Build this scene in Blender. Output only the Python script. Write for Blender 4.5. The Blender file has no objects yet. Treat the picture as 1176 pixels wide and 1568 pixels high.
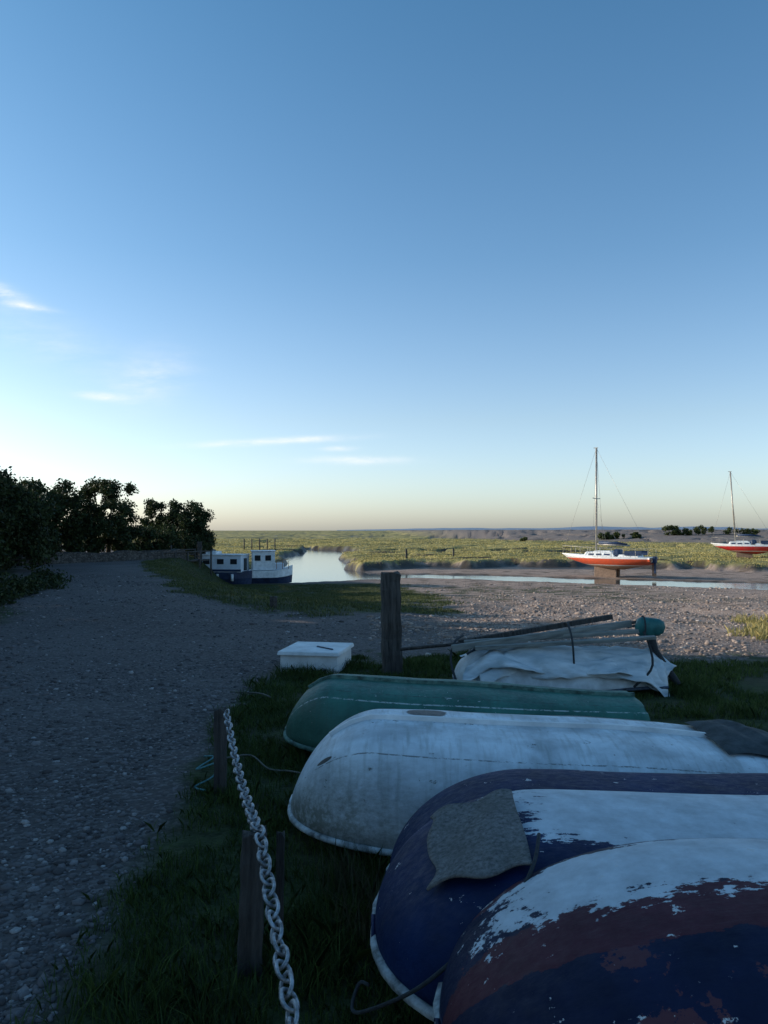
import bpy, math, random
import numpy as np
from mathutils import Vector, Matrix
random.seed(4); rng=np.random.default_rng(7)
sc=bpy.context.scene
R=math.radians
# ---------------------------------------------------------------- helpers
def link(o,parent=None):
    sc.collection.objects.link(o)
    if parent: o.parent=parent
    return o
def empty(name,loc=(0,0,0),rot=(0,0,0)):
    e=bpy.data.objects.new(name,None); e.location=loc; e.rotation_euler=rot; e.empty_display_size=.2
    return link(e)
def ss(t):
    t=np.clip(t,0,1); return t*t*(3-2*t)
def vn(x,y,seed=0):
    x=np.asarray(x,float); y=np.asarray(y,float)
    xi=np.floor(x).astype(np.int64); yi=np.floor(y).astype(np.int64); fx=x-xi; fy=y-yi
    def h(a,b):
        n=(a*374761393+b*668265263+seed*974711)&0xffffffff
        n=((n^(n>>13))*1274126177)&0xffffffff
        n=n^(n>>16)
        return (n&0xffff)/65535.0
    fx=fx*fx*(3-2*fx); fy=fy*fy*(3-2*fy)
    return (h(xi,yi)*(1-fx)+h(xi+1,yi)*fx)*(1-fy)+(h(xi,yi+1)*(1-fx)+h(xi+1,yi+1)*fx)*fy
def fbm(x,y,seed=0,o=4):
    a=.5;s=0;t=0
    for i in range(o):
        s=s+a*vn(x*2**i,y*2**i,seed+i*17); t+=a; a*=.5
    return s/t
def npmesh(name,V,F,mats=(),smooth=False,parent=None,uv=None,cols=None,midx=None):
    """V (n,3); F (m,k) int array"""
    V=np.asarray(V,np.float32).reshape(-1,3); F=np.asarray(F,np.int32); m,k=F.shape
    me=bpy.data.meshes.new(name); me.vertices.add(len(V)); me.vertices.foreach_set('co',V.ravel())
    me.loops.add(m*k); me.loops.foreach_set('vertex_index',F.ravel())
    me.polygons.add(m); me.polygons.foreach_set('loop_start',np.arange(0,m*k,k,dtype=np.int32))
    me.polygons.foreach_set('loop_total',np.full(m,k,np.int32))
    if smooth: me.polygons.foreach_set('use_smooth',np.ones(m,bool))
    for mt in mats: me.materials.append(mt)
    if midx is not None: me.polygons.foreach_set('material_index',np.asarray(midx,np.int32))
    me.update(calc_edges=True)
    if uv is not None:
        l=me.uv_layers.new(name='UVMap'); l.data.foreach_set('uv',np.asarray(uv,np.float32)[F.ravel()].ravel())
    if cols:
        for cn,c in cols.items():
            a=me.color_attributes.new(cn,'FLOAT_COLOR','POINT'); a.data.foreach_set('color',np.asarray(c,np.float32).ravel())
    o=bpy.data.objects.new(name,me); link(o,parent); return o
def pymesh(name,V,F,mats=(),smooth=False,parent=None,bevel=0):
    me=bpy.data.meshes.new(name); me.from_pydata([tuple(v) for v in V],[],F)
    for mt in mats: me.materials.append(mt)
    if smooth:
        for p in me.polygons: p.use_smooth=True
    o=bpy.data.objects.new(name,me); link(o,parent)
    if bevel:
        b=o.modifiers.new('b','BEVEL'); b.width=bevel; b.segments=2
    return o
def box(name,c,s,mat,parent=None,rot=(0,0,0),bevel=.006,taper=1.0):
    V=[]
    for z in(-.5,.5):
        k=taper if z>0 else 1
        for x,y in((-.5,-.5),(.5,-.5),(.5,.5),(-.5,.5)): V.append((x*s[0]*k,y*s[1]*k,z*s[2]))
    F=[(3,2,1,0),(4,5,6,7),(0,1,5,4),(1,2,6,5),(2,3,7,6),(3,0,4,7)]
    o=pymesh(name,V,F,[mat],parent=parent,bevel=bevel); o.location=c; o.rotation_euler=rot; return o
def tubedata(P,r,n=8,closed=False):
    P=[Vector(p) for p in P]; m=len(P)
    if not hasattr(r,'__len__'): r=[r]*m
    V=[];F=[]; up=Vector((0,0,1)); prev=None
    for i,p in enumerate(P):
        a=P[(i-1)%m] if (closed or i>0) else p; b=P[(i+1)%m] if (closed or i<m-1) else p
        t=(b-a).normalized()
        if prev is None:
            s=t.cross(up)
            if s.length<.1: s=t.cross(Vector((0,1,0)))
        else: s=prev-t*prev.dot(t)
        s.normalize(); prev=s; q=t.cross(s)
        for j in range(n):
            an=2*math.pi*(j+.5)/n; V.append(p+(s*math.cos(an)+q*math.sin(an))*r[i])
    for i in range(m if closed else m-1):
        for j in range(n):
            a=i*n+j;b=i*n+(j+1)%n;i2=(i+1)%m
            F.append((a,b,i2*n+(j+1)%n,i2*n+j))
    if not closed: F.append(tuple(range(n-1,-1,-1))); F.append(tuple((m-1)*n+j for j in range(n)))
    return V,F
def tube(name,P,r,mat,parent=None,n=8,closed=False,smooth=True):
    V,F=tubedata(P,r,n,closed); return pymesh(name,V,F,[mat],smooth,parent)
def tubes(name,lst,mat,parent=None,n=6,smooth=True):
    V=[];F=[]
    for P,r in lst:
        v,f=tubedata(P,r,n); o=len(V); V+=v; F+=[tuple(i+o for i in q) for q in f]
    return pymesh(name,V,F,[mat],smooth,parent)
def smoothpath(P,k=6):
    P=[Vector(p) for p in P]; out=[]
    for i in range(len(P)-1):
        p0=P[max(i-1,0)];p1=P[i];p2=P[i+1];p3=P[min(i+2,len(P)-1)]
        for j in range(k):
            t=j/k; out.append(.5*((2*p1)+(p2-p0)*t+(2*p0-5*p1+4*p2-p3)*t*t+(3*p1-p0-3*p2+p3)*t**3))
    out.append(P[-1]); return out
# ---------------------------------------------------------------- material helper
class M:
    def __init__(s,name,rough=.8,metal=0,spec=.3):
        s.m=bpy.data.materials.new(name); s.m.use_nodes=True; s.t=s.m.node_tree; s.b=s.t.nodes['Principled BSDF']
        s.b.inputs['Roughness'].default_value=rough; s.b.inputs['Metallic'].default_value=metal
        s.b.inputs['Specular IOR Level'].default_value=spec
    def put(s,inp,v):
        if isinstance(v,bpy.types.NodeSocket): s.t.links.new(v,inp)
        elif v is not None:
            if hasattr(v,'__len__') and len(v)==3 and inp.type=='RGBA': v=(*v,1)
            inp.default_value=v
    def nd(s,ty): return s.t.nodes.new(ty)
    def obj(s): return s.nd('ShaderNodeTexCoord').outputs['Object']
    def uv(s): return s.nd('ShaderNodeTexCoord').outputs['UV']
    def mp(s,v,sc=(1,1,1),loc=(0,0,0)):
        n=s.nd('ShaderNodeMapping'); s.put(n.inputs[0],v); n.inputs['Scale'].default_value=sc; n.inputs['Location'].default_value=loc; return n.outputs[0]
    def noise(s,v,scale,detail=4,rough=.55,col=False):
        n=s.nd('ShaderNodeTexNoise'); s.put(n.inputs['Vector'],v); n.inputs['Scale'].default_value=scale
        n.inputs['Detail'].default_value=detail; n.inputs['Roughness'].default_value=rough; return n.outputs[1 if col else 0]
    def vor(s,v,scale,out=0,feat='F1'):
        n=s.nd('ShaderNodeTexVoronoi'); n.feature=feat; s.put(n.inputs['Vector'],v); n.inputs['Scale'].default_value=scale; return n.outputs[out]
    def rng(s,v,a,b,c=0,d=1):
        n=s.nd('ShaderNodeMapRange'); s.put(n.inputs[0],v)
        for i,k in enumerate((a,b,c,d)): n.inputs[i+1].default_value=k
        return n.outputs[0]
    def mix(s,f,a,b,mode='MIX'):
        n=s.nd('ShaderNodeMix'); n.data_type='RGBA'; n.blend_type=mode; s.put(n.inputs[0],f); s.put(n.inputs[6],a); s.put(n.inputs[7],b); return n.outputs[2]
    def ma(s,op,a,b=None,c=None):
        n=s.nd('ShaderNodeMath'); n.operation=op; s.put(n.inputs[0],a); s.put(n.inputs[1],b)
        if c is not None: s.put(n.inputs[2],c)
        return n.outputs[0]
    def sep(s,v):
        n=s.nd('ShaderNodeSeparateXYZ'); s.put(n.inputs[0],v); return n.outputs
    def attr(s,name):
        n=s.nd('ShaderNodeAttribute'); n.attribute_name=name; return n.outputs['Color']
    def col(s,v): s.put(s.b.inputs['Base Color'],v); return s
    def rough(s,v): s.put(s.b.inputs['Roughness'],v); return s
    def bump(s,h,st=.3,d=.02):
        n=s.nd('ShaderNodeBump'); n.inputs['Strength'].default_value=st; n.inputs['Distance'].default_value=d; s.put(n.inputs['Height'],h)
        s.put(s.b.inputs['Normal'],n.outputs[0]); return s
def plain(name,c,rough=.7,metal=0,var=.25,scale=8,bump=.15,bd=.01):
    m=M(name,rough,metal); o=m.obj(); n=m.noise(o,scale,6,.65)
    lo=tuple(x*(1-var) for x in c); hi=tuple(min(1,x*(1+var)) for x in c)
    m.col(m.mix(m.rng(n,.35,.65),lo,hi)); m.bump(m.noise(o,scale*5,4),bump,bd); return m.m
def leafmat(name,a,b,trans=.25):
    m=M(name,.6,0,.2); g=m.nd('ShaderNodeNewGeometry')
    n=m.noise(m.obj(),.9,3); r=g.outputs['Random Per Island']
    f=m.ma('MULTIPLY_ADD',r,.5,m.ma('MULTIPLY',n,.6)); c=m.mix(m.rng(f,.25,.85),a,b); m.col(c)
    tr=m.nd('ShaderNodeBsdfTranslucent'); m.put(tr.inputs[0],c); mx=m.nd('ShaderNodeMixShader'); mx.inputs[0].default_value=trans
    m.t.links.new(m.b.outputs[0],mx.inputs[1]); m.t.links.new(tr.outputs[0],mx.inputs[2])
    m.t.links.new(mx.outputs[0],m.t.nodes['Material Output'].inputs[0]); return m.m
# ---------------------------------------------------------------- terrain
CH=np.array([(80,38,2.6),(40,43,2.5),(24,50,2.4),(14,55,2.2),(7,59,2.4),(1,60.5,2.1),(-2.6,58.5,1.8),(-6.2,56.5,2.9),(-5.0,64,2.9),(-6.8,71,2.4),(-6.7,79,2.7),(-8.8,91,2.6),(-9.6,106,3.2),(-8.1,119,3.6),(-10.5,134,3.0),(-17,143,2.2)],float)
def chan(x,y):
    best=np.full(np.shape(x),1e9)
    for i in range(len(CH)-1):
        a=CH[i];b=CH[i+1]; d=b[:2]-a[:2]; t=np.clip(((x-a[0])*d[0]+(y-a[1])*d[1])/d.dot(d),0,1)
        dist=np.hypot(x-a[0]-t*d[0],y-a[1]-t*d[1])-(a[2]+(b[2]-a[2])*t)
        best=np.minimum(best,dist)
    return best
def yb(x): return np.interp(x,[-60,-30,-20,-14,-11,-8,-3,3,12,24,40,80],[90,88,80,68,63,61,65,72,73,70,61,54])
def ysh(x): return np.interp(x,[10,20,40,75,120,400],[420,300,210,150,135,120])
def H(x,y):
    x=np.asarray(x,float);y=np.asarray(y,float)
    low=-1.93*ss((y-9)/38)
    xb=np.interp(y,[9,15,20,31,40,60,90],[1,-2,-5,-9.5,-11.8,-14,-20]); w=np.interp(y,[15,45],[6,3.2])
    k=ss((x-xb)/w)
    near=low*k+.03*(fbm(x*.8,y*.8,3)-.5)+.06*ss((y-9)/10)*(fbm(x*.35,y*.35,5)-.5)*2+k*ss((y-9)/6)*ss((46-y)/14)*(.22*(fbm(x*.7,y*.45,13)-.5)+.09*(fbm(x*2.2,y*1.6,14)-.5))
    wob=(fbm(x/4,y/6,11)-.5)*8
    m=-1.30+.40*(fbm(x/5,y/5,21)-.5)+.34*(fbm(x*.7,y*.4,23)-.5)
    g=np.abs(fbm(x/22+3,y/16,31,2)-.5); g2=np.abs(fbm(x/9,y/12+5,37,2)-.5)
    m=m-.8*(1-ss((g-.016)/.02))*ss((y-70)/20)-.6*(1-ss((g2-.012)/.015))
    rid=ss((y-ysh(x))/110)*ss((x-5)/30)
    m=m+rid*(3.0+.2*fbm(x/20,y/30,8))-rid*.3*(fbm(x*.7,y*.4,23)-.5)
    land=near+(m-near)*ss((y-yb(x)-wob+.6*(fbm(x*.8,y*.5,15)-.5)*4)/2.4)
    d=chan(x,y)+(fbm(x/2.8,y/2.8,41)-.5)*2.2
    t=ss(d/1.3)
    return -2.45+(land+2.45)*t
def Hf(x,y): return float(H(np.array([x]),np.array([y]))[0])
ys=np.concatenate([np.linspace(-30,1.5,40)[:-1],np.arange(1.5,10,.05)])
yy=10.0; ext=[]
while yy<260: ext.append(yy); yy*=1.0085
while yy<9000: ext.append(yy); yy*=1.06
ys=np.concatenate([ys,ext]); NX=440
uu=np.linspace(-1,1,NX); uu=np.sign(uu)*np.abs(uu)**1.15
Xg=uu[None,:]*(4+np.abs(ys)[:,None]*.75); Xg=np.where(ys[:,None]<1.5,uu[None,:]*np.interp(ys,[-30,1.5],[40,5.125])[:,None],Xg)
Xg[:,0]-=60;Xg[:,-1]+=60
Yg=np.repeat(ys[:,None],NX,1); Zg=H(Xg,Yg)
e=fbm(Xg*1.2,Yg*1.2,51)-.5; e2=fbm(Xg*5,Yg*5,52)-.5
EY=[0,2.5,4,5,8,9.5]; EX=[-1.05,-1.16,-1.24,-1.33,-1.33,-.9]
xg=np.interp(Yg,EY,EX)
gr=ss((Xg-xg+e*.5+e2*.35)/.3+.5)*(1-ss((Yg-9.7+e*2+e2)/.5+.5))
xl=np.interp(Yg,[13.5,15,17.5,20,31,40,55],[-1,-2,-4,-5.2,-9.6,-12.2,-15]); xr=np.interp(Yg,[13.5,15.5,17,25,40,48],[-1.4,.3,1.8,1.8,2.4,1.0])
bk=ss((Xg-xl+e*1.6)/.5+.5)*(1-ss((Xg-xr+e*3+e2*2)/.9+.5))*ss((Yg-14+e)/.7)*(1-ss((Yg-50)/2))
patch=ss(e/.08)*ss((Yg-24)/6)*(1-ss((Yg-48)/3))*(1-ss((Xg-12)/6))*ss((Xg)/2)*.8
lv=(1-ss((Xg-np.interp(Yg,[0,10,14,22,30,36],[-6.8,-6.8,-6.9,-11,-14.5,-17])+e*1.5)/.6+.5))*(1-ss((Yg-40)/4))
gr=np.maximum.reduce([gr,bk,patch,lv])
wob=(fbm(Xg/4,Yg/6,11)-.5)*8
ma=ss((Yg-yb(Xg)-wob+e2*1.5-1.2)/.9)
sh=ss((Yg-ysh(Xg)+e*40)/20)*ss((Xg-5)/30)*ma
ch=chan(Xg,Yg); dzdy=np.abs(np.gradient(Zg,axis=0)/np.gradient(Yg,axis=0)); 
mud=np.clip((1-ss((ch-.3)/1.5))+ss((dzdy-.25)/.3)*(Yg>45),0,1); mud=np.maximum(mud,(Zg<-1.64)*(Yg>70)*1.0)
mpatch=ss((fbm(Xg/7,Yg/11,91)-.5)/.12+.5)
fore=ss((Xg-np.interp(Yg,[9,15,25,50],[0,0,1,-2]))/3)*ss((Yg-9)/4)
idx=np.arange(len(ys)*NX).reshape(len(ys),NX)
F=np.stack([idx[:-1,:-1],idx[:-1,1:],idx[1:,1:],idx[1:,:-1]],-1).reshape(-1,4)
one=np.ones_like(Zg)
gm=M('ground_mat',.95,0,.15); o=gm.obj()
n1=gm.noise(o,.9,5,.6); n2=gm.noise(o,7,5,.65); n0=gm.noise(o,.35,5,.6)
pv=gm.vor(o,38,1); pvb=gm.sep(pv)[0]; pd=gm.vor(o,38,0)
a=gm.attr('zone_a'); b=gm.attr('zone_b'); A=gm.sep(a); Bz=gm.sep(b)
grav=gm.mix(gm.rng(n2,.3,.7),(.056,.047,.045),(.120,.101,.096))
grav=gm.mix(gm.rng(n0,.4,.65,0,.6),grav,(.150,.130,.124))
grav=gm.mix(gm.rng(pvb,.6,.98),grav,(.19,.17,.165))
forec=gm.mix(gm.rng(n2,.3,.7),(.18,.125,.10),(.34,.25,.20)); forec=gm.mix(gm.rng(pvb,.6,1),forec,(.46,.38,.33))
forec=gm.mix(gm.rng(n1,.50,.66),forec,(.12,.09,.065))
grav=gm.mix(Bz[1],grav,forec)
grs=gm.mix(gm.rng(n2,.3,.7),(.022,.028,.013),(.06,.078,.03)); grs=gm.mix(gm.rng(n1,.48,.66,0,.7),grs,(.070,.056,.040))
c=gm.mix(A[1],grav,grs)
mar=gm.mix(gm.rng(n1,.35,.65),(.26,.23,.075),(.48,.39,.16)); mar=gm.mix(gm.rng(n2,.4,.7,0,.5),mar,(.11,.12,.045)); mar=gm.mix(gm.ma('MULTIPLY',Bz[2],.75),mar,(.13,.13,.055))
c=gm.mix(A[2],c,mar)
shc=gm.mix(gm.rng(n2,.3,.7),(.13,.11,.10),(.22,.185,.17))
c=gm.mix(Bz[0],c,shc)
c=gm.mix(A[0],c,gm.mix(gm.rng(n2,.3,.7),(.04,.032,.025),(.095,.075,.058)))
gm.col(c); gm.rough(gm.rng(A[0],0,1,.95,.4))
hh=gm.ma('ADD',gm.ma('MULTIPLY',gm.ma('SUBTRACT',1,pd),.5),gm.ma('MULTIPLY',n2,.8)); gm.bump(hh,.6,.035)
V=np.stack([Xg,Yg,Zg],-1)
npmesh('ground',V,F,[gm.m],True,None,None,{'zone_a':np.stack([mud,gr,ma,one],-1),'zone_b':np.stack([sh,fore,mpatch,one],-1)})
# water
wm=M('water_mat',.10,0,.6); wm.col((.06,.065,.065)); wm.bump(wm.noise(wm.mp(wm.obj(),(1,.6,1)),3.0,5),.22,.03)
pymesh('creek_water',[(-45,36,-2.03),(120,36,-2.03),(120,150,-2.03),(-45,150,-2.03)],[(0,1,2,3)],[wm.m])
# distant hills, with the blue of distance haze painted into their colour
hm=M('haze_tinted_hill_mat',1); hm.col((.20,.27,.36))
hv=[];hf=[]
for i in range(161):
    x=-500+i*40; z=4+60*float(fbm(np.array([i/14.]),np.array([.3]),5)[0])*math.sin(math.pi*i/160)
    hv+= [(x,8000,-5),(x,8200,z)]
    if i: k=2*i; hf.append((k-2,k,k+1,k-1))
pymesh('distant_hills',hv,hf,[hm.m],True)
# ---------------------------------------------------------------- scattering
def blades(name,X,Y,hgt,wid,mat,per=4,spread=.03,lean=.5,Z=None):
    n=len(X); Z=H(X,Y) if Z is None else Z
    X=np.repeat(X,per);Y=np.repeat(Y,per);Z=np.repeat(Z,per);h=np.repeat(hgt,per)*rng.uniform(.5,1.2,n*per);w=np.repeat(wid,per) if hasattr(wid,'__len__') else wid
    sp=np.repeat(spread,per) if hasattr(spread,'__len__') else spread
    X=X+rng.normal(0,1,n*per)*sp; Y=Y+rng.normal(0,1,n*per)*sp
    an=rng.uniform(0,6.283,n*per); dx=np.cos(an)*w*.5; dy=np.sin(an)*w*.5
    la=rng.uniform(0,6.283,n*per); lr=rng.uniform(0,lean,n*per)*h
    lx=np.cos(la)*lr; ly=np.sin(la)*lr
    P=np.empty((n*per,5,3))
    P[:,0]=np.stack([X-dx,Y-dy,Z-.01],-1);P[:,1]=np.stack([X+dx,Y+dy,Z-.01],-1)
    P[:,2]=np.stack([X+dx*.8+lx*.35,Y+dy*.8+ly*.35,Z+h*.55],-1);P[:,4]=np.stack([X-dx*.8+lx*.35,Y-dy*.8+ly*.35,Z+h*.55],-1)
    P[:,3]=np.stack([X+lx,Y+ly,Z+h*.95],-1)
    F=np.arange(n*per*5).reshape(-1,5); return npmesh(name,P,F,[mat])
g_near=leafmat('grass_blade_mat',(.025,.042,.012),(.10,.145,.038),.25)
g_bank=leafmat('bank_grass_mat',(.04,.052,.02),(.13,.15,.055),.25)
g_marsh=leafmat('marsh_grass_mat',(.17,.16,.05),(.56,.46,.19),.3)
def area(n,x0,x1,y0,y1): return rng.uniform(x0,x1,n),rng.uniform(y0,y1,n)
x,y=area(60000,-1.6,3.2,1.2,10.2); ed=np.interp(y,EY,EX)
ee=fbm(x*1.2,y*1.2,51)-.5
k=(x>ed-ee*.5+.06+rng.exponential(.2,len(x))-.12)&(y<9.6-ee*2)&~((x>.9)&(y<6.5))&(fbm(x*3,y*3,77)>rng.uniform(.25,.62,len(x))); x=x[k];y=y[k]
blades('grass',x,y,rng.uniform(.02,.075,len(x))*(1+1.0*(fbm(x*2,y*2,9)>.6)),.005,g_near,5,.02,1.1)
x,y=area(60000,-14,3,14,50); xl_=np.interp(y,[13.5,15,17.5,20,31,40,55],[-1,-2,-4,-5.2,-9.6,-12.2,-15]);xr_=np.interp(y,[13.5,15.5,17,25,40,48],[-1.4,.3,1.8,1.8,2.4,1.0])
e_=fbm(x*1.2,y*1.2,51)-.5; k=(x>xl_-e_*1.6)&(x<xr_-e_*3)&(fbm(x,y,78)>rng.uniform(.2,.6,len(x)))&(chan(x,y)>1); x=x[k];y=y[k]
blades('bank_grass',x,y,rng.uniform(.03,.09,len(x)),.018,g_bank,3,.06,1.2)
t=rng.uniform(0,1,70000); y=58*np.exp(t*math.log(260/58.)); x=rng.uniform(-.34,.58,len(y))*y
wb=(fbm(x/4,y/6,11)-.5)*8; z=H(x,y); k=(y>yb(x)+wb+1)&(chan(x,y)>1.4)&(z>-1.6)&(y<ysh(x)+10)&(fbm(x/3,y/3,81)>rng.uniform(.3,.62,len(x))); x=x[k];y=y[k];z=z[k]
blades('marsh_grass',x,y,rng.uniform(.05,.17,len(x)),.0011*y,g_marsh,3,.0024*y,1.2,z)
x,y=area(900,5.2,8.5,11,14.5); k=(x*1.0>y*.465+.2*np.sin(y*3)); x=x[k];y=y[k]
blades('shore_tussock',x,y,rng.uniform(.06,.2,len(x)),.012,g_marsh,6,.04,.8)
x,y=area(5000,2.9,6.5,6.2,9.3); k=fbm(x*2,y*2,79)>.5; x=x[k];y=y[k]
blades('shore_grass',x,y,rng.uniform(.03,.08,len(x)),.008,g_near,5,.03,.9)
# stones
ico_v=[];ph=(1+5**.5)/2
for a_,b_ in((1,ph),(-1,ph),(1,-ph),(-1,-ph)): ico_v+=[(0,a_,b_),(a_,b_,0),(b_,0,a_)]
ico_v=np.array(ico_v); ico_v/=np.linalg.norm(ico_v[0])
from itertools import combinations
ico_f=[]
el=min(np.linalg.norm(ico_v[i]-ico_v[j]) for i,j in combinations(range(12),2))
for i,j,k_ in combinations(range(12),3):
    if all(abs(np.linalg.norm(ico_v[a_]-ico_v[b_])-el)<1e-3 for a_,b_ in((i,j),(j,k_),(i,k_))):
        nn=np.cross(ico_v[j]-ico_v[i],ico_v[k_]-ico_v[i]); ico_f.append((i,j,k_) if nn.dot(ico_v[i])>0 else (i,k_,j))
ico_f=np.array(ico_f)
def stones(name,x,y,size,mat,sink=.2,parent=None):
    n=len(x); z=H(x,y); an=rng.uniform(0,6.283,n); S=np.stack([size*rng.uniform(.7,1.3,n),size*rng.uniform(.6,1,n),size*rng.uniform(.3,.6,n)],-1)
    P=ico_v[None]*(1+rng.uniform(-.18,.18,(n,12,1)))*S[:,None]
    c_,s_=np.cos(an)[:,None],np.sin(an)[:,None]
    P=np.stack([P[...,0]*c_-P[...,1]*s_+x[:,None],P[...,0]*s_+P[...,1]*c_+y[:,None],P[...,2]+z[:,None]+(S[:,2]*sink)[:,None]],-1)
    F=(ico_f[None]+(np.arange(n)*12)[:,None,None]).reshape(-1,3)
    return npmesh(name,P,F,[mat],True,parent)
def stonemat(name,a,b,c):
    m=M(name,.85,0,.3); g=m.nd('ShaderNodeNewGeometry').outputs['Random Per Island']
    cc=m.mix(m.rng(g,0,.8),a,b); cc=m.mix(m.rng(g,.86,1),cc,c); m.col(m.mix(m.rng(m.noise(m.obj(),90,3),.3,.7,0,.4),cc,a)); return m.m
st1=stonemat('path_stone_mat',(.060,.052,.052),(.19,.17,.17),(.42,.40,.39))
st2=stonemat('shore_stone_mat',(.15,.11,.09),(.40,.31,.26),(.56,.49,.44))
t=rng.uniform(0,1,46000); y=2.1*np.exp(t*math.log(28/2.1)); x=-1.0-rng.uniform(0,1,len(y))*(.5+y*.5)
x=np.where(rng.uniform(0,1,len(x))<.10,x+.6,x)
edd=np.interp(y,EY+[12,15,20,28],EX+[3,-1.5,-5,-8]); x=np.where((y>9.5)&(y<14),rng.uniform(-.5,.5,len(x))*y,x)
k=(x<edd+.1-rng.exponential(.12,len(x)))&(fbm(x*1.5,y*1.5,61)>rng.uniform(.2,.75,len(x))); x=x[k];y=y[k]
stones('path_gravel',x,y,np.clip(rng.lognormal(-4.75,.5,len(x)),.004,.032)*(1+.045*y),st1)
t=rng.uniform(0,1,30000); y=9.5*np.exp(t*math.log(52/9.5)); x=rng.uniform(-.02,.6,len(y))*y
k=(chan(x,y)>.3)&(x>np.interp(y,[9,14,16,40],[0,-1,1.8,2]))&(fbm(x*.6,y*.6,63)>rng.uniform(.2,.7,len(x))); x=x[k];y=y[k]
stones('foreshore_shingle',x,y,np.clip(rng.lognormal(-4.0,.5,len(x)),.01,.08)*(.8+.022*y),st2)
def rock(nm,x,y,s):
    o_=stones(nm,np.array([x]),np.array([y]),np.array([s]),st1); sb=o_.modifiers.new('s','SUBSURF'); sb.levels=sb.render_levels=2
rock('rock',-1.52,3.6,.055); rock('rock',-1.25,3.05,.045); rock('rock',-2.3,5.4,.05); rock('rock',-1.45,2.75,.04)
# ---------------------------------------------------------------- foliage
lf_tree=leafmat('tree_leaf_mat',(.010,.018,.008),(.050,.068,.022),.2)
lf_bush=leafmat('bush_leaf_mat',(.03,.04,.015),(.10,.12,.04),.2)
bark=plain('bark_mat',(.05,.04,.03),.9,scale=6,bump=.5)
def leaves(name,C,rad,n,size,mat,parent=None):
    C=np.asarray(C,float); rad=np.asarray(rad,float)
    w=rad**2; i=rng.choice(len(C),n,p=w/w.sum()); d=rng.normal(0,1,(n,3)); d/=np.linalg.norm(d,axis=1)[:,None]
    r=rad[i]*rng.uniform(0,1,n)**.5*rng.uniform(.75,1.25,n); P=C[i]+d*r[:,None]*np.array([1,1,.85])
    P=P[P[:,2]>.02] if (parent is None and name=='hedge') else P; n=len(P)
    u=rng.normal(0,1,(n,3));u/=np.linalg.norm(u,axis=1)[:,None]; v=rng.normal(0,1,(n,3)); v-=u*(u*v).sum(1)[:,None]; v/=np.linalg.norm(v,axis=1)[:,None]
    s=size*rng.uniform(.6,1.4,n)[:,None]
    Q=np.stack([P-u*s,P-v*s*.55,P+u*s,P+v*s*.55],1)
    return npmesh(name,Q,np.arange(n*4).reshape(-1,4),[mat],False,parent)
def tree(name,x,y,ht,rx,seed,nl=9000,size=.09,lean=0,crown_lo=.3,clumps=26):
    rr=np.random.default_rng(seed); z=Hf(x,y); e_=empty(name,(x,y,z)); L=[]
    C=[];Rr=[]
    tr=[(0,0,-.1),(lean*.3,.05,ht*.2),(lean*.7,0,ht*.42)]
    L.append((smoothpath(tr,3),list(np.linspace(.055*ht*.6,.035*ht*.6,7))))
    for i in range(clumps):
        a=rr.uniform(0,6.283); rad=rx*math.sqrt(rr.uniform(0,1)); hz=rr.uniform(crown_lo,.90); k=math.sqrt(max(.05,1-((hz-.45)/.58)**2))
        p=(lean+math.cos(a)*rad*k,math.sin(a)*rad*k,hz*ht); C.append(p); Rr.append(rr.uniform(.15,.27)*rx+.08)
        if i<14:
            b0=Vector(tr[2])*rr.uniform(.5,1); q=Vector(p); md=(b0+q)/2+Vector((0,0,-.1*ht*rr.uniform(0,1)))
            L.append((smoothpath([b0,md,q],3),list(np.linspace(.016*ht,.005*ht,7))))
    tubes('trunk',L,bark,e_); leaves('crown',C,Rr,nl,size,lf_tree,e_); return e_
# visible row (silhouette above the hedge)
tree('tree',-17.9,41,4.4,2.1,1,13000,.085,0,.15,60); tree('tree',-15.6,43.5,4.6,1.9,2,15000,.08,0,.1,64)
tree('tree',-13.3,52.0,3.8,1.7,3,15000,.08,.1,.05,64); tree('tree',-15.2,52.5,3.8,1.4,9,9000,.08,0,.08,40)
tree('tree',-17.4,35.5,3.9,2.2,4,15000,.085,0,.05,60); tree('tree',-15.4,30.0,4.1,2.2,5,15000,.08,0,.05,64); tree('tree',-19.6,38,4.3,2.2,6,12000,.085,0,.05,60)
tree('tree',-14.6,26.5,4.8,1.6,8,13000,.075,0,.05,60)
# taller trees outside the photograph's left edge, behind the hedge: they shade the track and boats
for i,(x_,y_,h_) in enumerate([(-15.6,23.5,5.0),(-13.0,19,4.8),(-12.0,15,5.0),(-11.4,11.3,5.6),(-11.4,8,6.2),(-11.4,5,6.4),(-11.4,2,6.6),(-11.3,-1,6.6),(-11.5,-4,6.4),(-14.8,6.5,7.0),(-14.8,3.2,7.2),(-14.8,0,7.2),(-14.8,9.5,6.4),(-15.2,12.5,5.8),(-18.3,27.0,5.4),(-20.8,31.5,5.8),(-23.2,36,6)]):
    tree('tree',x_,y_,h_,2.6,20+i,8000,.22,0,.03,44)
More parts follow.
